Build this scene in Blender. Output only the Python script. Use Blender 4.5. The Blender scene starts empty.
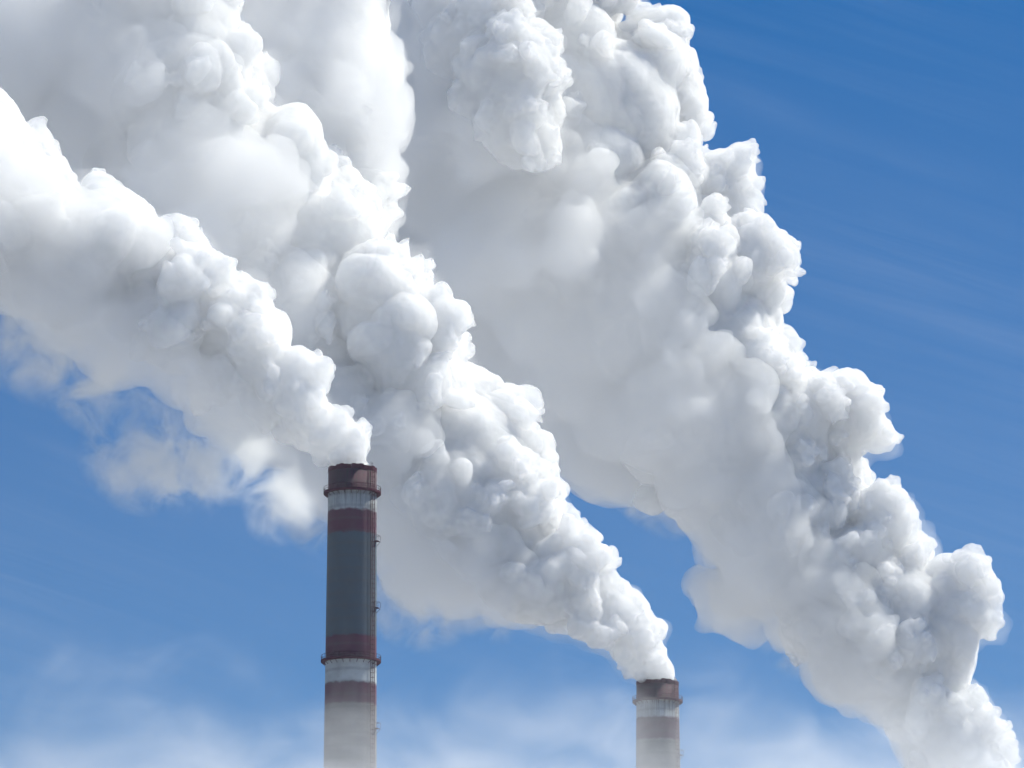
import bpy, bmesh, math, random
import numpy as np
from mathutils import Vector

R = math.radians
S = bpy.context.scene
COL = S.collection

# ------------------------------------------------------------------ camera
F, CX, CY = 4500.0, 512.0, 384.0          # focal length in pixels of the 1024 px wide frame
PITCH, CAMZ = R(12.9), 1.7
cam_d = bpy.data.cameras.new('camera')
cam_d.sensor_width = 36.0
cam_d.lens = 36.0 * F / 1024.0
cam_d.clip_start, cam_d.clip_end = 1.0, 60000.0
cam = bpy.data.objects.new('camera', cam_d)
cam.location = (0, 0, CAMZ)
cam.rotation_euler = (R(90) + PITCH, 0, 0)
COL.objects.link(cam)
S.camera = cam

# ------------------------------------------------------------------ sky, sun, exposure
SUN_ELEV, SUN_AZ = R(50), R(66)           # azimuth: to the right of the viewing direction (+Y)
SKY_STRENGTH, SUN_STRENGTH = 0.085, 4.6
S.view_settings.view_transform = 'Standard'
S.view_settings.look = 'None'
S.view_settings.exposure = 0.41
S.view_settings.gamma = 1.0
S.view_settings.use_curve_mapping = False


class NT:
    """little helper to write node trees"""
    def __init__(self, tree):
        self.t = tree
        tree.nodes.clear()

    def n(self, kind, ins=None, **props):
        nd = self.t.nodes.new(kind)
        for k, v in props.items():
            setattr(nd, k, v)
        for k, v in (ins or {}).items():
            self.set(nd.inputs[k], v)
        return nd

    def set(self, sock, v):
        if isinstance(v, bpy.types.NodeSocket):
            self.t.links.new(v, sock)
        else:
            sock.default_value = v

    def math(self, op, a, b=None, c=None, clamp=False):
        nd = self.t.nodes.new('ShaderNodeMath')
        nd.operation = op
        nd.use_clamp = clamp
        for i, v in enumerate((a, b, c)):
            if v is not None:
                self.set(nd.inputs[i], v)
        return nd.outputs[0]

    def ramp(self, fac, stops, interp='LINEAR'):
        nd = self.t.nodes.new('ShaderNodeValToRGB')
        nd.color_ramp.interpolation = interp
        els = nd.color_ramp.elements
        while len(els) < len(stops):
            els.new(0.5)
        for e, (p, c) in zip(els, stops):
            e.position = p
            e.color = c if len(c) == 4 else (*c, 1)
        self.set(nd.inputs[0], fac)
        return nd.outputs[0]

    def mix(self, fac, a, b, blend='MIX'):
        nd = self.t.nodes.new('ShaderNodeMix')
        nd.data_type = 'RGBA'
        nd.blend_type = blend
        for i, v in ((0, fac), (6, a), (7, b)):
            if isinstance(v, tuple) and len(v) == 3:
                v = (*v, 1)
            self.set(nd.inputs[i], v)
        return nd.outputs[2]

    def link(self, a, b):
        self.t.links.new(a, b)


w = bpy.data.worlds.new('World')
S.world = w
w.use_nodes = True
nt = NT(w.node_tree)
tc = nt.n('ShaderNodeTexCoord')
sep = nt.n('ShaderNodeSeparateXYZ', {0: tc.outputs['Generated']})
# the clear deep blue of a cold dry day: the sky is read a little higher up than the horizon haze
zz = nt.math('MULTIPLY_ADD', sep.outputs['Z'], 3.6, -0.235)
vec = nt.n('ShaderNodeCombineXYZ', {0: sep.outputs['X'], 1: sep.outputs['Y'], 2: zz})
nrm = nt.n('ShaderNodeVectorMath', {0: vec.outputs[0]}, operation='NORMALIZE')
sky = nt.n('ShaderNodeTexSky', {0: nrm.outputs[0]}, sky_type='NISHITA', sun_disc=False,
           sun_elevation=SUN_ELEV, sun_rotation=SUN_AZ, air_density=1.0, dust_density=0.2,
           ozone_density=3.2, altitude=200.0)
hsv = nt.n('ShaderNodeHueSaturation', {'Saturation': 1.68, 'Value': 1.0, 'Color': sky.outputs[0]})
# thin cirrus veils, stretched along the horizon and tilted
el = nt.math('ARCSINE', sep.outputs['Z'])
az = nt.math('ARCTAN2', sep.outputs['X'], sep.outputs['Y'])
u = nt.math('MULTIPLY_ADD', el, 0.42, az)
v = nt.math('MULTIPLY_ADD', az, 0.32, el)
cv = nt.n('ShaderNodeCombineXYZ', {0: nt.math('MULTIPLY', u, 9.0), 1: nt.math('MULTIPLY', v, 150.0), 2: 1.7})
ci1 = nt.n('ShaderNodeTexNoise', {'Vector': cv.outputs[0], 'Scale': 1.0, 'Detail': 7.0, 'Roughness': 0.66, 'Distortion': 0.8})
cv2 = nt.n('ShaderNodeCombineXYZ', {0: nt.math('MULTIPLY', u, 11.0), 1: nt.math('MULTIPLY', v, 16.0), 2: 7.3})
ci2 = nt.n('ShaderNodeTexNoise', {'Vector': cv2.outputs[0], 'Scale': 1.0, 'Detail': 3.0, 'Roughness': 0.5})
f1 = nt.math('MULTIPLY_ADD', ci1.outputs[0], 2.6, -1.05, clamp=True)
f2 = nt.math('MULTIPLY_ADD', ci2.outputs[0], 3.0, -1.1, clamp=True)
fac = nt.math('MULTIPLY', nt.math('MULTIPLY', f1, f2), 0.085)
low = nt.math('MULTIPLY', nt.math('MULTIPLY_ADD', sep.outputs['Z'], -6.0, 1.9, clamp=True), 0.25)   # paler towards the horizon
pale = nt.mix(low, hsv.outputs[0], (3.4, 3.5, 3.7))
cir = nt.mix(fac, pale, (7.0, 7.6, 8.6))
bg = nt.n('ShaderNodeBackground', {'Color': cir, 'Strength': SKY_STRENGTH})
wo = nt.n('ShaderNodeOutputWorld', {'Surface': bg.outputs[0]})

sun_d = bpy.data.lights.new('sun', 'SUN')
sun_d.energy = SUN_STRENGTH
sun_d.angle = R(0.53)
sun_d.color = (1.0, 0.97, 0.86)
sun = bpy.data.objects.new('sun', sun_d)
to_sun = Vector((math.sin(SUN_AZ) * math.cos(SUN_ELEV), math.cos(SUN_AZ) * math.cos(SUN_ELEV), math.sin(SUN_ELEV)))
sun.rotation_euler = to_sun.to_track_quat('Z', 'Y').to_euler()
sun.location = to_sun * 300
COL.objects.link(sun)

cy = S.cycles
cy.use_denoising = True
try:
    cy.denoiser = 'OPENIMAGEDENOISE'
    cy.denoising_input_passes = 'RGB_ALBEDO_NORMAL'
except Exception:
    pass
cy.max_bounces = 20
cy.diffuse_bounces = 5
cy.volume_bounces = 14
cy.use_adaptive_sampling = True
cy.adaptive_threshold = 0.055
cy.transparent_max_bounces = 24
cy.volume_step_rate = 1.0
cy.volume_max_steps = 128


# ------------------------------------------------------------------ helpers
def at(x, y, depth):
    """world point seen at pixel x, y, at the horizontal distance depth from the camera"""
    uu, vv = (x - CX) / F, (CY - y) / F
    Y = math.cos(PITCH) - vv * math.sin(PITCH)
    Z = math.sin(PITCH) + vv * math.cos(PITCH)
    k = depth / Y
    return Vector((uu * k, depth, CAMZ + Z * k))


def px(depth):
    """metres per pixel at that distance"""
    return depth / math.cos(PITCH) / F


def tag(o, label=None, cat=None, group=None, kind=None):
    for k, val in (('label', label), ('category', cat), ('group', group), ('kind', kind)):
        if val:
            o[k] = val
    return o


def link(name, me, mat, parent=None):
    o = bpy.data.objects.new(name, me)
    COL.objects.link(o)
    if mat:
        me.materials.append(mat)
    if parent:
        o.parent = parent
    return o


def smooth(me):
    me.polygons.foreach_set('use_smooth', np.ones(len(me.polygons), dtype=bool))
    me.update()


STEAM_SURFACE = 0.20


def material(name):
    m = bpy.data.materials.new(name)
    m.use_nodes = True
    return m, NT(m.node_tree)


# ------------------------------------------------------------------ materials
def steam_material(name, radius, density, surface, albedo=0.993):
    m, t = material(name)
    ss = t.n('ShaderNodeSubsurfaceScattering',
             {'Color': (albedo, albedo, albedo, 1), 'Scale': 1.0, 'Radius': (radius, radius, radius),
              'IOR': 1.01, 'Anisotropy': 0.0},
             falloff='RANDOM_WALK')
    tr = t.n('ShaderNodeBsdfTransparent')
    mx = t.n('ShaderNodeMixShader', {0: surface, 1: tr.outputs[0], 2: ss.outputs[0]})
    vs = t.n('ShaderNodeVolumeScatter', {'Color': (0.996, 0.996, 0.996, 1), 'Density': density, 'Anisotropy': 0.0})
    t.n('ShaderNodeOutputMaterial', {'Surface': mx.outputs[0], 'Volume': vs.outputs[0]})
    return m


def thin_material(name, density):
    m, t = material(name)
    vs = t.n('ShaderNodeVolumeScatter', {'Color': (0.993, 0.994, 0.993, 1), 'Density': density, 'Anisotropy': 0.0})
    t.n('ShaderNodeOutputMaterial', {'Volume': vs.outputs[0]})
    return m


def wisp_material(name, density, scale, lo=0.42, gain=3.0, edge=1.6):
    """thin steam: density falls off from the middle of its own volume and is torn by noise"""
    m, t = material(name)
    c = t.n('ShaderNodeTexCoord')
    p = t.n('ShaderNodeVectorMath', {0: c.outputs['Generated'], 1: (-0.5, -0.5, -0.5)}, operation='ADD')
    ln = t.n('ShaderNodeVectorMath', {0: p.outputs[0]}, operation='LENGTH')
    fall = t.math('MULTIPLY_ADD', ln.outputs['Value'], -2.0, 1.0, clamp=True)
    fall = t.math('MULTIPLY', fall, edge, clamp=True)
    geo = t.n('ShaderNodeNewGeometry')
    nz = t.n('ShaderNodeTexNoise', {'Vector': geo.outputs['Position'], 'Scale': scale, 'Detail': 6.0,
                                    'Roughness': 0.66, 'Distortion': 0.7})
    nn = t.math('MULTIPLY_ADD', nz.outputs[0], gain, -lo * gain, clamp=True)
    d = t.math('MULTIPLY', t.math('MULTIPLY', fall, nn), density)
    pv = t.n('ShaderNodeVolumePrincipled', {'Color': (0.975, 0.98, 0.98, 1), 'Density': d, 'Anisotropy': 0.2})
    t.n('ShaderNodeOutputMaterial', {'Volume': pv.outputs[0]})
    try:
        m.cycles.volume_sampling = 'MULTIPLE_IMPORTANCE'
        m.cycles.volume_step_rate = 1.0
    except Exception:
        pass
    return m


# ------------------------------------------------------------------ ground
gm, t = material('winter_ground')
nz = t.n('ShaderNodeTexNoise', {'Scale': 0.03, 'Detail': 6.0})
colr = t.ramp(nz.outputs[0], [(0.40, (0.42, 0.42, 0.43)), (0.68, (0.24, 0.24, 0.23))])
pb = t.n('ShaderNodeBsdfPrincipled', {'Base Color': colr, 'Roughness': 0.9})
t.n('ShaderNodeOutputMaterial', {'Surface': pb.outputs[0]})
me = bpy.data.meshes.new('ground')
q = 25000
me.from_pydata([(-q, -q, 0), (q, -q, 0), (q, q, 0), (-q, q, 0)], [], [(0, 1, 2, 3)])
tag(link('ground', me, gm), kind='structure')


# ------------------------------------------------------------------ steam plumes
class Noise3:
    """smooth value noise on a wrapped random lattice, vectorised"""
    def __init__(self, seed, n=32):
        self.n = n
        self.g = np.random.default_rng(seed).uniform(-1, 1, (n, n, n, 3)).astype(np.float32)

    def __call__(self, p):
        n = self.n
        i = np.floor(p).astype(np.int64)
        f = (p - i).astype(np.float32)
        f = f * f * (3 - 2 * f)
        i %= n
        j = (i + 1) % n
        r = 0
        for a in (0, 1):
            xa = (j if a else i)[:, 0]
            wa = f[:, 0] if a else 1 - f[:, 0]
            for b in (0, 1):
                yb = (j if b else i)[:, 1]
                wb = f[:, 1] if b else 1 - f[:, 1]
                for c in (0, 1):
                    zc = (j if c else i)[:, 2]
                    wc = f[:, 2] if c else 1 - f[:, 2]
                    r = r + self.g[xa, yb, zc] * (wa * wb * wc)[:, None]
        return r


class Field:
    """signed distance on a grid that puffs are merged into"""
    def __init__(self, lo, hi, vox):
        self.lo, self.vox = np.array(lo, float), vox
        self.dim = np.ceil((np.array(hi) - self.lo) / vox).astype(int) + 1
        self.band = 3.0 * vox
        self.a = np.full(self.dim, self.band, np.float32)
        self.w = None

    def turbulence(self, seed, octaves, origin):
        """a smooth random bending of space, so that no puff stays round"""
        rg = np.random.default_rng(seed)
        self.w = np.zeros((3, *self.dim), np.float32)
        for size, amp in octaves:
            I, W, n = [], [], []
            for ax in range(3):
                t = np.arange(self.dim[ax]) * (self.vox / size)
                i = np.floor(t).astype(int)
                f = t - i
                sh = [1, 1, 1]; sh[ax] = -1
                I.append(i); W.append((f * f * f * (f * (6 * f - 15) + 10)).astype(np.float32).reshape(sh)); n.append(i[-1] + 2)
            for c in range(3):
                g = rg.uniform(-amp, amp, n).astype(np.float32)
                for ax in range(3):
                    a = np.take(g, I[ax], axis=ax)
                    g = np.take(g, I[ax] + 1, axis=ax)
                    g -= a
                    g *= W[ax]
                    g += a
                self.w[c] += g
        d = [(self.lo[ax] + np.arange(self.dim[ax]) * self.vox - origin[ax]).astype(np.float32) ** 2 for ax in range(3)]
        lead = np.clip(np.sqrt(d[0][:, None, None] + d[1][None, :, None] + d[2][None, None, :]) / 25.0, 0.10, 1.0)
        self.w *= lead

    def splat(self, C, Rr):
        vox, band = self.vox, self.band
        rg = np.random.default_rng(len(C) * 7 + 1)
        ax = rg.normal(size=(len(C), 3)).astype(np.float32)
        ax /= np.linalg.norm(ax, axis=1)[:, None]
        st = rg.uniform(-0.38, 0.9, len(C)).astype(np.float32)      # puffs drawn out or flattened
        for c, r, e, q in zip(C, Rr, ax, st):
            g = (c - self.lo) / vox
            k = (r * (1.27 if q < 0 else 1.0) + band) / vox
            b = g
            if self.w is not None:
                h = np.clip(np.rint(g).astype(int), 0, self.dim - 1)
                b = g - self.w[:, h[0], h[1], h[2]] / vox
                k += min(3.5, 0.25 + 0.6 * r) / vox
            i0 = np.maximum(np.floor(b - k).astype(int), 0)
            i1 = np.minimum(np.ceil(b + k).astype(int) + 1, self.dim)
            if (i1 <= i0).any():
                continue
            x = (np.arange(i0[0], i1[0], dtype=np.float32) - g[0]) * vox
            y = (np.arange(i0[1], i1[1], dtype=np.float32) - g[1]) * vox
            z = (np.arange(i0[2], i1[2], dtype=np.float32) - g[2]) * vox
            x, y, z = x[:, None, None], y[None, :, None], z[None, None, :]
            if self.w is not None:
                u = self.w[:, i0[0]:i1[0], i0[1]:i1[1], i0[2]:i1[2]]
                x, y, z = x + u[0], y + u[1], z + u[2]
            d = np.sqrt(x * x + y * y + z * z + q * (x * e[0] + y * e[1] + z * e[2]) ** 2) - np.float32(r)
            s = self.a[i0[0]:i1[0], i0[1]:i1[1], i0[2]:i1[2]]
            np.minimum(s, d, out=s)

    def read(self, P):
        g = np.rint((P - self.lo) / self.vox).astype(int)
        ok = ((g >= 0) & (g < self.dim)).all(1)
        g = np.clip(g, 0, self.dim - 1)
        v = self.a[g[:, 0], g[:, 1], g[:, 2]].copy()
        v[~ok] = self.band
        return v

    def blur(self):
        a = self.a
        np.clip(a, -self.band, self.band, out=a)
        for ax in range(3):
            sl = [slice(None)] * 3
            lo_, hi_, mid = list(sl), list(sl), list(sl)
            lo_[ax], hi_[ax], mid[ax] = slice(0, -2), slice(2, None), slice(1, -1)
            b = a.copy()
            b[tuple(mid)] = 0.5 * a[tuple(mid)] + 0.25 * (a[tuple(lo_)] + a[tuple(hi_)])
            a = b
        self.a = a


CRISP = np.array((0.85, -0.08, 0.50)); CRISP /= np.linalg.norm(CRISP)


def plume_mesh(name, chains, depth, seed, vox=0.40, small=0.55, soft=False):
    """chains: lists of (x px, y px, radius px, depth offset m, crispness 0..1) along the middle of the plume"""
    rng = np.random.default_rng(seed)
    k = px(depth)
    C0, R0, K0 = [], [], []
    for ch in chains:
        P = [np.array(at(c[0], c[1], depth + c[3])) for c in ch]
        for a in range(len(ch) - 1):
            ra, rb = ch[a][2] * k, ch[a + 1][2] * k
            L = np.linalg.norm(P[a + 1] - P[a])
            n = max(2, int(L / (0.24 * 0.5 * (ra + rb))))
            for i in range(n):
                tt = (i + rng.uniform(0, 0.9)) / n
                r = ra + (rb - ra) * tt
                c = P[a] + (P[a + 1] - P[a]) * tt
                rr = r * rng.uniform(0.55, 0.78)
                d = rng.normal(size=3); d /= np.linalg.norm(d)
                d[1] *= 0.8
                C0.append(c + d * (r - rr) * rng.uniform(0.5, 1.05)); R0.append(rr)
                K0.append(ch[a][4] + (ch[a + 1][4] - ch[a][4]) * tt)
    C0, R0, K0 = np.array(C0), np.array(R0), np.array(K0)
    lo = (C0 - R0[:, None] * 1.6).min(0) - 4
    hi = (C0 + R0[:, None] * 1.6).max(0) + 4
    # nothing needed far beyond the frame
    origin = np.array(at(*chains[0][0][:2], depth))
    fld = Field(lo, hi, vox)
    fld.turbulence(seed + 50, ((20.0, 3.0), (9.0, 1.8), (4.5, 0.9)) if soft else ((17.0, 2.4), (7.5, 1.35), (3.4, 0.52), (1.7, 0.20)), origin)
    fld.splat(C0, R0)
    C, Rr, K = C0, R0, K0
    allC, allR = [C0], [R0]
    for lev, (nch, smin, smax, out) in enumerate(((18, 0.28, 0.50, 0.92), (16, 0.26, 0.48, 0.95), (14, 0.28, 0.50, 0.95), (10, 0.3, 0.5, 0.95))):
        d = rng.normal(size=(len(C) * nch, 3))
        d /= np.linalg.norm(d, axis=1)[:, None]
        par = np.repeat(np.arange(len(C)), nch)
        r = Rr[par] * rng.uniform(smin, smax, len(par))
        c = C[par] + d * (Rr[par] * out)[:, None]
        # crisp cauliflower on the windward upper right, smoother in the lee
        keep = rng.uniform(size=len(par)) < np.clip(0.10 + 0.85 * (d @ CRISP + 0.5), (0.50, 0.18, 0.06, 0.04)[lev], 1.0) * K[par]
        keep &= r > small
        keep &= fld.read(c) > -0.5 * r
        # the mouth of the chimney stays clear below
        C, Rr, K = c[keep], r[keep], K[par][keep]
        if not len(C):
            break
        if len(C) > 90000:
            sel = rng.choice(len(C), 90000, replace=False)
            C, Rr, K = C[sel], Rr[sel], K[sel]
        fld.splat(C, Rr)
        if lev < 2:
            allC.append(C); allR.append(Rr)
        print(name, 'level', lev, len(C))
    fld.blur()
    if soft:
        return extract(name, fld, seed + 11, ((2.2, 0.15),), origin)
    core = extract(name, fld, seed + 11, ((0.8, 0.07),), origin)
    # the thin outer steam: the same body, looser and more torn, thicker in the lee
    vf = Field(lo - 3, hi + 3, 1.1)
    vf.turbulence(seed + 60, ((17.0, 2.4), (8.0, 1.6), (4.0, 0.8)), origin)
    AC, AR = np.concatenate(allC), np.concatenate(allR)
    vf.splat(AC + np.array((-0.7, 0.0, -0.5)), AR + 0.5 + 0.02 * AR)
    vf.blur()
    veil = extract('thin_steam', vf, seed + 37, ((2.2, 0.2),), origin)
    return core, veil


def extract(name, fld, seed, octaves, origin):
    import openvdb
    g = openvdb.FloatGrid(fld.band)
    g.copyFromArray(fld.a)
    pts, quads = g.convertToQuads(isovalue=0.0)
    pts = np.asarray(pts, np.float64) * fld.vox + fld.lo
    # billow and turbulence: bend the puffs out of round
    no = Noise3(seed)
    off = 0
    for sc_, amp in octaves:
        off = off + no(pts / sc_ + sc_) * amp
    lead = np.clip(((pts - origin) ** 2).sum(1) ** 0.5 / 25.0, 0.10, 1)
    pts = pts + off * lead[:, None]
    me = bpy.data.meshes.new(name)
    nq = len(quads)
    me.vertices.add(len(pts))
    me.vertices.foreach_set('co', pts.astype(np.float32).ravel())
    me.loops.add(nq * 4)
    me.loops.foreach_set('vertex_index', np.asarray(quads, np.int32).ravel())
    me.polygons.add(nq)
    me.polygons.foreach_set('loop_start', np.arange(0, nq * 4, 4, dtype=np.int32))
    me.update(calc_edges=True)
    me.validate()
    smooth(me)
    print(name, 'quads', nq, 'grid', fld.dim)
    return me


D1, D2, D3 = 844.0, 988.0, 1130.0
steam = steam_material('steam', 1.6, 0.50, STEAM_SURFACE)
soft_steam = steam_material('soft_steam', 5.0, 0.12, 0.012)
old_steam = thin_material('old_steam', 0.0075)
thin = thin_material('thin_steam', 0.032)
torn = wisp_material('torn_steam', 0.26, 0.11, 0.46, 4.6)

# (x, y, radius, depth offset, crispness)
p1 = [[(353, 471, 20, 0, .6), (353, 457, 25, 0, 1), (336, 437, 33, 0, 1), (296, 402, 46, 0, 1), (248, 358, 60, 0, 1), (196, 316, 74, 0, 1),
       (138, 274, 84, 0, .7), (66, 234, 92, 0, .5), (-10, 195, 100, 0, .7), (-90, 150, 120, 0, .6)]]
p1.append([(262, 406, 30, 10, .6), (212, 372, 42, 12, .6), (150, 325, 56, 14, .6), (70, 268, 66, 14, .6), (-10, 222, 86, 14, .6)])
s1 = [[(270, 420, 26, -2, .8), (230, 398, 38, -4, .8), (180, 362, 52, -6, .8), (130, 335, 64, -6, .8), (55, 282, 78, -8, .8), (-10, 225, 92, -8, .8), (-70, 185, 110, -8, .8)],
      [(150, 246, 30, -10, .8), (105, 226, 44, -14, .8), (50, 206, 56, -16, .8), (-10, 172, 68, -16, .8), (-70, 140, 84, -16, .8)]]
p2 = [[(658, 684, 18, 0, .6), (658, 671, 22, 0, 1), (641, 650, 31, 0, 1), (594, 612, 48, 0, 1), (536, 562, 66, 0, 1), (480, 500, 86, 0, 1),
       (420, 425, 98, 0, 1), (365, 345, 98, 0, 1), (310, 275, 106, 0, .9), (240, 200, 106, 0, .9), (160, 100, 116, 0, .8), (80, -10, 140, 0, .6)],
      [(560, 588, 34, 10, .6), (505, 555, 54, 14, .5), (445, 568, 46, 16, .5), (410, 508, 62, 18, .5), (345, 420, 80, 20, .5), (275, 325, 86, 20, .5)],
      [(185, 140, 70, -15, .9), (172, 60, 82, -15, .9), (160, -20, 95, -15, .9)]]
p2.append([(305, 230, 90, 30, .4), (325, 120, 84, 35, .35), (322, 20, 90, 40, .35), (300, -60, 110, 40, .35)])
s2 = [[(300, 230, 90, 20, .8), (318, 120, 86, 20, .8), (312, 20, 92, 25, .8), (290, -60, 110, 30, .8)],
      [(240, 220, 112, -10, .8), (145, 140, 124, -12, .8), (60, 85, 130, -14, .8), (-40, 20, 150, -14, .8)],
      [(556, 597, 36, -4, .8), (476, 560, 62, -6, .8), (422, 570, 56, -4, .8), (395, 505, 76, -6, .8), (318, 415, 92, -8, .8), (240, 320, 100, -10, .8)]]
p3 = [[(1055, 850, 22, 0, 1), (1000, 805, 38, 0, 1), (950, 745, 54, 0, 1), (912, 655, 80, 0, 1), (850, 584, 88, 0, 1),
       (772, 470, 92, 0, 1), (717, 380, 114, 0, 1), (655, 285, 114, 0, 1), (597, 180, 116, 0, 1), (552, 80, 118, 0, .9), (520, -30, 140, 0, .8)],
      [(962, 585, 46, -5, 1), (950, 640, 44, -5, 1)], [(861, 400, 57, -5, 1), (830, 420, 56, -5, 1)], [(733, 176, 36, 0, 1), (702, 205, 56, 0, 1)],
      [(950, 748, 40, 16, .4), (872, 655, 56, 22, .4), (790, 560, 66, 28, .4), (700, 440, 84, 32, .4), (610, 310, 98, 32, .4), (545, 190, 104, 28, .4), (495, 60, 112, 24, .4), (470, -30, 120, 20, .4)],
      [(742, 608, 36, 24, .5), (742, 555, 36, 28, .5), (704, 470, 44, 32, .5), (640, 430, 54, 36, .5)],
      [(655, 28, 48, 0, 1), (645, 80, 45, 0, 1)],
      [(528, 158, 34, -42, 1), (516, 132, 48, -46, 1), (508, 92, 64, -46, 1), (490, 45, 64, -40, .9), (455, 10, 60, -20, .7)]]
s3 = [[(942, 752, 50, -4, .8), (872, 660, 68, -8, .8), (806, 578, 72, -8, .8), (712, 440, 98, -10, .8), (590, 320, 120, -12, .8), (510, 200, 122, -8, .8), (455, 70, 132, 0, .8), (430, -40, 150, 0, .8)],
      [(745, 604, 54, 4, .8), (752, 552, 52, 8, .8), (706, 455, 60, 16, .8), (612, 422, 94, 28, .7), (560, 360, 120, 35, .6), (500, 285, 150, 40, .6), (420, 165, 165, 40, .6), (400, 20, 170, 40, .6)],
      [(480, 140, 52, -34, .8), (470, 90, 66, -34, .8), (455, 35, 74, -28, .8), (440, -20, 84, -20, .8)]]

# older, thinned-out steam that the plumes dissolve into higher up
o2 = [[(330, 330, 70, -38, .6), (280, 240, 110, -40, .6), (220, 140, 140, -40, .6), (160, 40, 160, -40, .6), (110, -50, 170, -40, .6)]]
o3 = [[(690, 480, 70, -30, .6), (625, 390, 115, -34, .6), (550, 280, 140, -36, .6), (480, 150, 150, -36, .6), (430, 20, 150, -36, .6), (410, -70, 150, -36, .6)],
      [(640, 470, 60, -20, .6), (560, 370, 90, -20, .6), (490, 260, 110, -20, .6), (440, 130, 120, -20, .6), (420, 0, 120, -20, .6)]]
PLUMES = []
for nm, ch, so, dep, seed, lab in (
        ('steam_plume', p1, s1, D1, 3, 'white billowing steam plume rising from the taller near chimney towards the left edge'),
        ('steam_plume', p2, s2, D2, 5, 'middle white steam plume pouring from the shorter chimney up to the left'),
        ('steam_plume', p3, s3, D3, 8, 'largest white steam plume at right, rising from below the frame against open blue sky')):
    core, veil = plume_mesh(nm, ch, dep, seed)
    o = link(nm, core, steam)
    link('thin_steam', veil, thin, o)
    link('soft_steam', plume_mesh('soft_steam', so, dep, seed + 100, 0.8, 1.6, True), soft_steam, o)
    for old in [c for c, d in ((o2, D2), (o3, D3)) if d == dep]:
        link('old_steam', plume_mesh('old_steam', old, dep, seed + 200, 1.2, 3.0, True), old_steam, o)
    tag(o, lab, 'steam plume', 'steam plumes drifting left')
    PLUMES.append(o)

# torn wisps of thin steam trailing in the lee of the plumes
def wisp(parent, x, y, rx, ry, depth, tilt=40, thick=1.0):
    k = px(depth)
    bm = bmesh.new()
    bmesh.ops.create_icosphere(bm, subdivisions=3, radius=1.0)
    me = bpy.data.meshes.new('wisp')
    bm.to_mesh(me); bm.free()
    o = link('wisp', me, torn, parent)
    o.location = at(x, y, depth)
    o.scale = (rx * k, min(rx, ry) * k * thick, ry * k)
    o.rotation_euler = (0, R(tilt), 0)


for a in ((205, 440, 80, 60), (180, 470, 60, 45), (130, 465, 62, 46), (250, 462, 64, 46), (282, 505, 40, 46), (105, 380, 80, 60), (30, 340, 90, 60), (230, 410, 60, 45)):
    wisp(PLUMES[0], *a, D1 + 6)
for a in ((415, 590, 70, 60), (385, 520, 60, 60), (470, 600, 60, 36), (330, 500, 80, 60)):
    wisp(PLUMES[1], *a, D2 + 10)
for a in ((640, 500, 60, 24), (800, 640, 50, 40)):
    wisp(PLUMES[2], *a, D3 + 15)


# ------------------------------------------------------------------ chimneys
def tube_bm(bm, pts, r, n=6, closed=False):
    """a round bar through the points"""
    rings = []
    m = len(pts)
    for i, p in enumerate(pts):
        a = pts[(i - 1) % m] if (closed or i > 0) else pts[i]
        b = pts[(i + 1) % m] if (closed or i < m - 1) else pts[i]
        d = (b - a).normalized()
        up = Vector((0, 0, 1)) if abs(d.z) < 0.9 else Vector((1, 0, 0))
        x = d.cross(up).normalized()
        y = x.cross(d)
        rings.append([bm.verts.new(p + x * math.cos(2 * math.pi * k / n) * r + y * math.sin(2 * math.pi * k / n) * r) for k in range(n)])
    for i in range(m if closed else m - 1):
        A, B = rings[i], rings[(i + 1) % m]
        for k in range(n):
            bm.faces.new((A[k], A[(k + 1) % n], B[(k + 1) % n], B[k]))
    if not closed:
        bm.faces.new(rings[0][::-1]); bm.faces.new(rings[-1])


def lathe_bm(bm, prof, n=72, closed=True):
    """spin the (radius, z) profile; closed joins its last point to its first"""
    rings = [[bm.verts.new((r * math.cos(2 * math.pi * k / n), r * math.sin(2 * math.pi * k / n), z)) for k in range(n)] for r, z in prof]
    m = len(rings)
    for i in range(m if closed else m - 1):
        A, B = rings[i], rings[(i + 1) % m]
        for k in range(n):
            bm.faces.new((A[k], A[(k + 1) % n], B[(k + 1) % n], B[k]))


def box_bm(bm, c, sx, sy, sz, rot=0.0):
    co, si = math.cos(rot), math.sin(rot)
    v = []
    for dz in (-.5, .5):
        for dx, dy in ((-.5, -.5), (.5, -.5), (.5, .5), (-.5, .5)):
            x, y = dx * sx, dy * sy
            v.append(bm.verts.new((c[0] + x * co - y * si, c[1] + x * si + y * co, c[2] + dz * sz)))
    for f in ((3, 2, 1, 0), (4, 5, 6, 7), (0, 1, 5, 4), (1, 2, 6, 5), (2, 3, 7, 6), (3, 0, 4, 7)):
        bm.faces.new([v[k] for k in f])


def done(bm, name, mat, parent=None, sm=False, recalc=True):
    if recalc:
        bmesh.ops.recalc_face_normals(bm, faces=bm.faces)
    me = bpy.data.meshes.new(name)
    bm.to_mesh(me)
    bm.free()
    if sm:
        smooth(me)
    return link(name, me, mat, parent)


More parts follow.
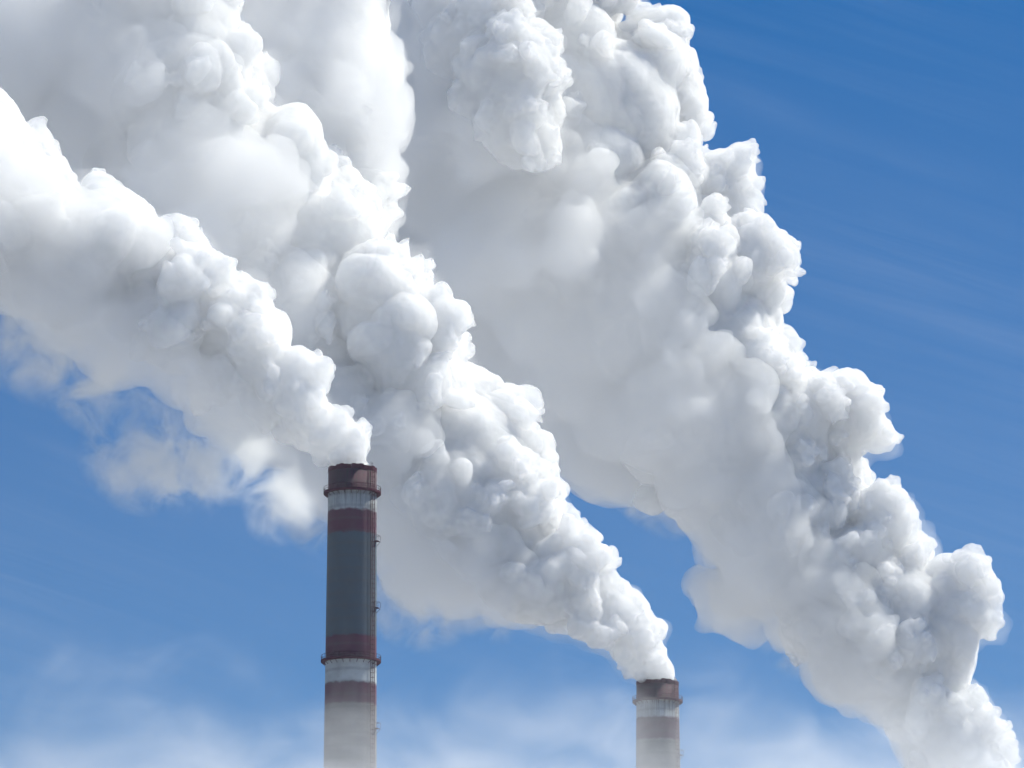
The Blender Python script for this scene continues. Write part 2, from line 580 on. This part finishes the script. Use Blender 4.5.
def shaft_material(name, bands, soot_z):
    """bands: (lowest z, colour) from the top down; painted rings on concrete, streaked by soot"""
    m, t = material(name)
    tc = t.n('ShaderNodeTexCoord')
    sp = t.n('ShaderNodeSeparateXYZ', {0: tc.outputs['Object']})
    x, y, z = sp.outputs
    wob = t.n('ShaderNodeTexNoise', {'Vector': tc.outputs['Object'], 'Scale': 0.9, 'Detail': 4.0})
    zz = t.math('ADD', z, t.math('MULTIPLY_ADD', wob.outputs[0], 1.0, -0.5))
    col = (*bands[0][1], 1)
    for (zlo, _c), (_z2, c2) in zip(bands[:-1], bands[1:]):
        f = t.math('MULTIPLY_ADD', t.math('SUBTRACT', zlo, zz), 2.2, 0.5, clamp=True)
        col = t.mix(f, col, c2)
    # vertical soot and rain streaks
    ang = t.math('ARCTAN2', y, x)
    sv = t.n('ShaderNodeCombineXYZ', {0: t.math('MULTIPLY', ang, 14.0), 1: 0.0, 2: t.math('MULTIPLY', z, 0.10)})
    st = t.n('ShaderNodeTexNoise', {'Vector': sv.outputs[0], 'Scale': 1.0, 'Detail': 5.0, 'Roughness': 0.65})
    sf = t.math('MULTIPLY_ADD', st.outputs[0], 4.0, -1.75, clamp=True)
    top = t.math('MULTIPLY_ADD', t.math('SUBTRACT', z, soot_z), 0.09, 0.75, clamp=True)
    col = t.mix(t.math('MULTIPLY', sf, top), col, (0.040, 0.028, 0.026))
    bl = t.n('ShaderNodeTexNoise', {'Vector': tc.outputs['Object'], 'Scale': 0.28, 'Detail': 6.0, 'Roughness': 0.62})
    bf = t.math('MULTIPLY_ADD', bl.outputs[0], 2.4, -1.0, clamp=True)
    col = t.mix(t.math('MULTIPLY', bf, 0.50), col, (0.055, 0.048, 0.050))
    # shuttering rings of the concrete
    rg = t.n('ShaderNodeTexWave', {'Vector': tc.outputs['Object'], 'Scale': 0.13, 'Distortion': 0.4, 'Detail': 2.0}, wave_type='BANDS', bands_direction='Z')
    col = t.mix(t.math('MULTIPLY', t.math('MULTIPLY_ADD', rg.outputs[1], 4.0, -3.0, clamp=True), 0.25), col, (0.07, 0.068, 0.068))
    hsum = t.math('ADD', t.math('MULTIPLY', bl.outputs[0], 0.6), rg.outputs[1])
    bp = t.n('ShaderNodeBump', {'Strength': 0.3, 'Distance': 0.08, 'Height': hsum})
    pb = t.n('ShaderNodeBsdfPrincipled', {'Base Color': col, 'Roughness': 0.85, 'Normal': bp.outputs[0]})
    t.n('ShaderNodeOutputMaterial', {'Surface': pb.outputs[0]})
    return m


def steel_material(name, c):
    m, t = material(name)
    tc = t.n('ShaderNodeTexCoord')
    nz = t.n('ShaderNodeTexNoise', {'Vector': tc.outputs['Object'], 'Scale': 1.6, 'Detail': 5.0, 'Roughness': 0.6})
    col = t.mix(t.math('MULTIPLY_ADD', nz.outputs[0], 2.2, -0.7, clamp=True), c, tuple(k * 0.55 for k in c))
    pb = t.n('ShaderNodeBsdfPrincipled', {'Base Color': col, 'Roughness': 0.9, 'Specular IOR Level': 0.15})
    t.n('ShaderNodeOutputMaterial', {'Surface': pb.outputs[0]})
    return m


RED, WHITE, GREY, DARKRED = (0.078, 0.015, 0.042), (0.37, 0.40, 0.42), (0.052, 0.076, 0.105), (0.078, 0.016, 0.038)
steel = steel_material('rusty_steel', (0.070, 0.013, 0.032))
lining, lt = material('flue_brick')
bk = lt.n('ShaderNodeTexBrick', {'Scale': 1.2, 'Color1': (0.06, 0.05, 0.045, 1), 'Color2': (0.04, 0.035, 0.03, 1), 'Mortar': (0.03, 0.03, 0.03, 1)})
lt.n('ShaderNodeOutputMaterial', {'Surface': lt.n('ShaderNodeBsdfPrincipled', {'Base Color': bk.outputs[0], 'Roughness': 0.95}).outputs[0]})


def ring_pts(r, z, n=72):
    return [Vector((r * math.cos(2 * math.pi * k / n), r * math.sin(2 * math.pi * k / n), z)) for k in range(n)]


def chimney(xc, ytop, wtop, depth, wlow, ylow, bands_px, gal_px, land_px, label):
    k = px(depth)
    top = at(xc, ytop, depth)
    H = top.z
    rt = wtop * k / 2
    zl = at(xc, ylow, depth).z
    slope = (wlow * k / 2 - rt) / (H - zl)
    def rad(z): return rt + (H - z) * slope * (1 + 0.5 * max(0, zl - z) / zl)
    def zof(y): return at(xc, y, depth - rt).z
    root = bpy.data.objects.new('chimney', None)
    COL.objects.link(root)
    root.location = (top.x, depth, 0)
    tag(root, label, 'chimney', 'striped chimneys of the plant')
    bands = [(zof(y), c) for y, c in bands_px] 
    bands.append((0, (0.14, 0.135, 0.13)))
    # shaft: hollow at the top, with the brick lining inside
    bm = bmesh.new()
    zs = [0, 4, 20, 50, 80, 100, 120, 140] + [z for z in (150, 160, 170) if z < H - 4] + [H - 0.9]
    zs = [z for z in zs if z <= H - 0.9]
    lathe_bm(bm, [(rad(z), z) for z in zs] + [(rt - 0.55, H - 0.9), (rt - 0.55, H - 25)], closed=False)
    sh = done(bm, 'shaft', shaft_material('shaft_paint', bands, zof(gal_px[0])), root, True, False)
    bm = bmesh.new()
    lathe_bm(bm, [(rt - 0.56, H - 25), (rt - 0.56, H - 0.4), (rt - 0.85, H - 0.4), (rt - 0.85, H - 25)])
    done(bm, 'flue_lining', lining, root, True)
    # cast iron cap of many uneven segments
    bm = bmesh.new()
    rng = random.Random(int(xc))
    n = 36
    for i in range(n):
        a0, a1 = 2 * math.pi * (i + 0.03) / n, 2 * math.pi * (i + 0.97) / n
        h = H + rng.uniform(-0.22, 0.16)
        v = []
        for r in (rt - 0.62, rt + 0.07):
            for z in (H - 0.9 + 0.01, h):
                for a in (a0, a1):
                    v.append(bm.verts.new((r * math.cos(a), r * math.sin(a), z)))
        for f in ((0, 1, 3, 2), (4, 6, 7, 5), (0, 2, 6, 4), (1, 5, 7, 3), (2, 3, 7, 6), (0, 4, 5, 1)):
            bm.faces.new([v[q] for q in f])
    done(bm, 'cap', steel, root)
    la = -math.pi / 2 + R(52)                         # the ladder is on the right of the side we see
    # galleries
    for gi, y in enumerate(gal_px):
        z = zof(y)
        r = rad(z)
        bm = bmesh.new()
        lathe_bm(bm, [(r + 0.02, z - 0.10), (r + 0.85, z - 0.10), (r + 0.85, z + 0.10), (r + 0.02, z + 0.10)])
        for i in range(24):
            a = 2 * math.pi * i / 24
            tube_bm(bm, [Vector(((r - .02) * math.cos(a), (r - .02) * math.sin(a), z - 0.75)), Vector(((r + 0.78) * math.cos(a), (r + 0.78) * math.sin(a), z - 0.12))], 0.05)
        plat = done(bm, 'gallery', steel, root)
        bm = bmesh.new()
        for h_, rr in ((1.05, 0.04), (0.55, 0.03)):
            tube_bm(bm, ring_pts(r + 0.82, z + 0.1 + h_), rr, 6, True)
        lathe_bm(bm, [(r + 0.82, z + 0.101), (r + 0.84, z + 0.101), (r + 0.84, z + 0.30), (r + 0.82, z + 0.30)])
        for i in range(36):
            a = 2 * math.pi * i / 36
            c, s_ = (r + 0.82) * math.cos(a), (r + 0.82) * math.sin(a)
            tube_bm(bm, [Vector((c, s_, z + 0.1)), Vector((c, s_, z + 1.15))], 0.03, 5)
        done(bm, 'railing', steel, plat)
    # ladder with its safety hoops
    bm = bmesh.new()
    z0, z1 = 3.0, H + 0.6
    er, et = Vector((math.cos(la), math.sin(la), 0)), Vector((-math.sin(la), math.cos(la), 0))
    steps = 40
    def lad(z, off, side): return er * (rad(min(z, H)) + off) + et * side + Vector((0, 0, z))
    for sd in (-0.26, 0.26):
        tube_bm(bm, [lad(z0 + (z1 - z0) * i / steps, 0.22, sd) for i in range(steps + 1)], 0.04, 5)
    z = z0
    while z < z1:
        tube_bm(bm, [lad(z, 0.22, -0.26), lad(z, 0.22, 0.26)], 0.018, 4)
        z += 0.35
    done(bm, 'ladder', steel, root)
    bm = bmesh.new()
    z = 6.0
    while z < H - 1:
        tube_bm(bm, [lad(z, 0.22 + 0.72 * math.sin(q * math.pi / 6), -0.36 * math.cos(q * math.pi / 6)) for q in range(7)], 0.03, 4)
        z += 0.9
    for q in (1, 2, 3, 4, 5):
        tube_bm(bm, [lad(6.0 + (H - 7) * i / steps, 0.22 + 0.72 * math.sin(q * math.pi / 6), -0.36 * math.cos(q * math.pi / 6)) for i in range(steps + 1)], 0.022, 4)
    done(bm, 'ladder_cage', steel, root)
    # rest landings beside the ladder
    for y in land_px:
        z = zof(y)
        r = rad(z)
        bm = bmesh.new()
        ca = la + R(22)
        c = Vector((math.cos(ca), math.sin(ca), 0)) * (r + 0.34)
        box_bm(bm, (c.x, c.y, z), 0.66, 1.3, 0.10, ca)
        for ss in (-1, 1):
            for o in (-0.4, 0.4):
                e = Vector((-math.sin(ca), math.cos(ca), 0)) * 0.75 * ss + Vector((math.cos(ca), math.sin(ca), 0)) * o
                tube_bm(bm, [c + e + Vector((0, 0, z + .06)), c + e + Vector((0, 0, z + 1.1))], 0.035, 5)
            e = Vector((-math.sin(ca), math.cos(ca), 0)) * 0.75 * ss
            f = Vector((math.cos(ca), math.sin(ca), 0))
            tube_bm(bm, [c + e - f * 0.4 + Vector((0, 0, z + 1.1)), c + e + f * 0.4 + Vector((0, 0, z + 1.1))], 0.035, 5)
            tube_bm(bm, [c + e - f * 0.45 + Vector((0, 0, z - 0.9)), c + e + f * 0.4 + Vector((0, 0, z - .06))], 0.05, 5)
        e = Vector((-math.sin(ca), math.cos(ca), 0)) * 0.75
        f = Vector((math.cos(ca), math.sin(ca), 0)) * 0.4
        tube_bm(bm, [c + e + f + Vector((0, 0, z + 1.1)), c - e + f + Vector((0, 0, z + 1.1))], 0.035, 5)
        done(bm, 'landing', steel, root)
    return root


chimney(352.5, 468.5, 48, D1, 52, 768,
        [(489, DARKRED), (508, WHITE), (531, RED), (634, GREY), (658, RED), (681, WHITE), (702, RED), (790, (0.15, 0.135, 0.13)), (820, RED)],
        (489, 658), (538, 605, 726), 'taller striped concrete chimney with dark red rim, nearest and left of the two')
chimney(657.5, 682, 41.5, D2, 43.5, 768,
        [(698, DARKRED), (716, WHITE), (738, RED), (800, (0.17, 0.155, 0.15)), (830, RED)],
        (699, 860), (753,), 'shorter striped chimney right of the taller one, cut off low by the frame')


# ------------------------------------------------------------------ low mist in front of the chimneys
def mist():
    lo = at(-260, 1000, 775)
    hi = at(1300, 560, 775)
    x0, x1, z0, z1 = lo.x, hi.x, lo.z, hi.z
    y0, y1 = 768.0, 834.0
    bm = bmesh.new()
    box_bm(bm, ((x0 + x1) / 2, (y0 + y1) / 2, (z0 + z1) / 2), x1 - x0, y1 - y0, z1 - z0)
    m, t = material('drifting_mist')
    c = t.n('ShaderNodeTexCoord')
    sp = t.n('ShaderNodeSeparateXYZ', {0: c.outputs['Generated']})
    geo = t.n('ShaderNodeNewGeometry')
    mp = t.n('ShaderNodeVectorMath', {0: geo.outputs['Position'], 1: (1.0, 0.6, 1.5), 2: (17.0, 0.0, 9.0)}, operation='MULTIPLY_ADD')
    nz = t.n('ShaderNodeTexNoise', {'Vector': mp.outputs[0], 'Scale': 0.05, 'Detail': 5.0, 'Roughness': 0.55, 'Distortion': 0.6})
    # thicker towards the ground, with a torn upper edge
    h = t.math('MULTIPLY_ADD', sp.outputs['Z'], -2.3, 1.90)
    d = t.math('ADD', h, t.math('MULTIPLY_ADD', nz.outputs[0], 1.9, -0.93), clamp=True)
    d = t.math('POWER', d, 2.1)
    yy = sp.outputs['Y']
    fy = t.math('MULTIPLY', t.math('MULTIPLY', yy, t.math('SUBTRACT', 1.0, yy)), 4.0)
    dens = t.math('MULTIPLY', t.math('MULTIPLY', d, fy), 0.034)
    pv = t.n('ShaderNodeVolumePrincipled', {'Color': (0.96, 0.97, 0.985, 1), 'Density': dens, 'Anisotropy': 0.25})
    t.n('ShaderNodeOutputMaterial', {'Volume': pv.outputs[0]})
    o = done(bm, 'mist', m)
    tag(o, 'thin pale mist drifting low around the chimney shafts', 'mist', kind='stuff')


mist()


# ------------------------------------------------------------------ the air: winter haze
bm = bmesh.new()
box_bm(bm, (0, 700, 150), 900, 1500, 302)
hm, t = material('haze_air')
t.n('ShaderNodeOutputMaterial', {'Volume': t.n('ShaderNodeVolumePrincipled', {'Color': (0.80, 0.90, 1.0, 1), 'Density': 0.00004, 'Anisotropy': 0.3}).outputs[0]})
tag(done(bm, 'haze', hm), 'pale winter haze in the air', 'haze', kind='stuff')
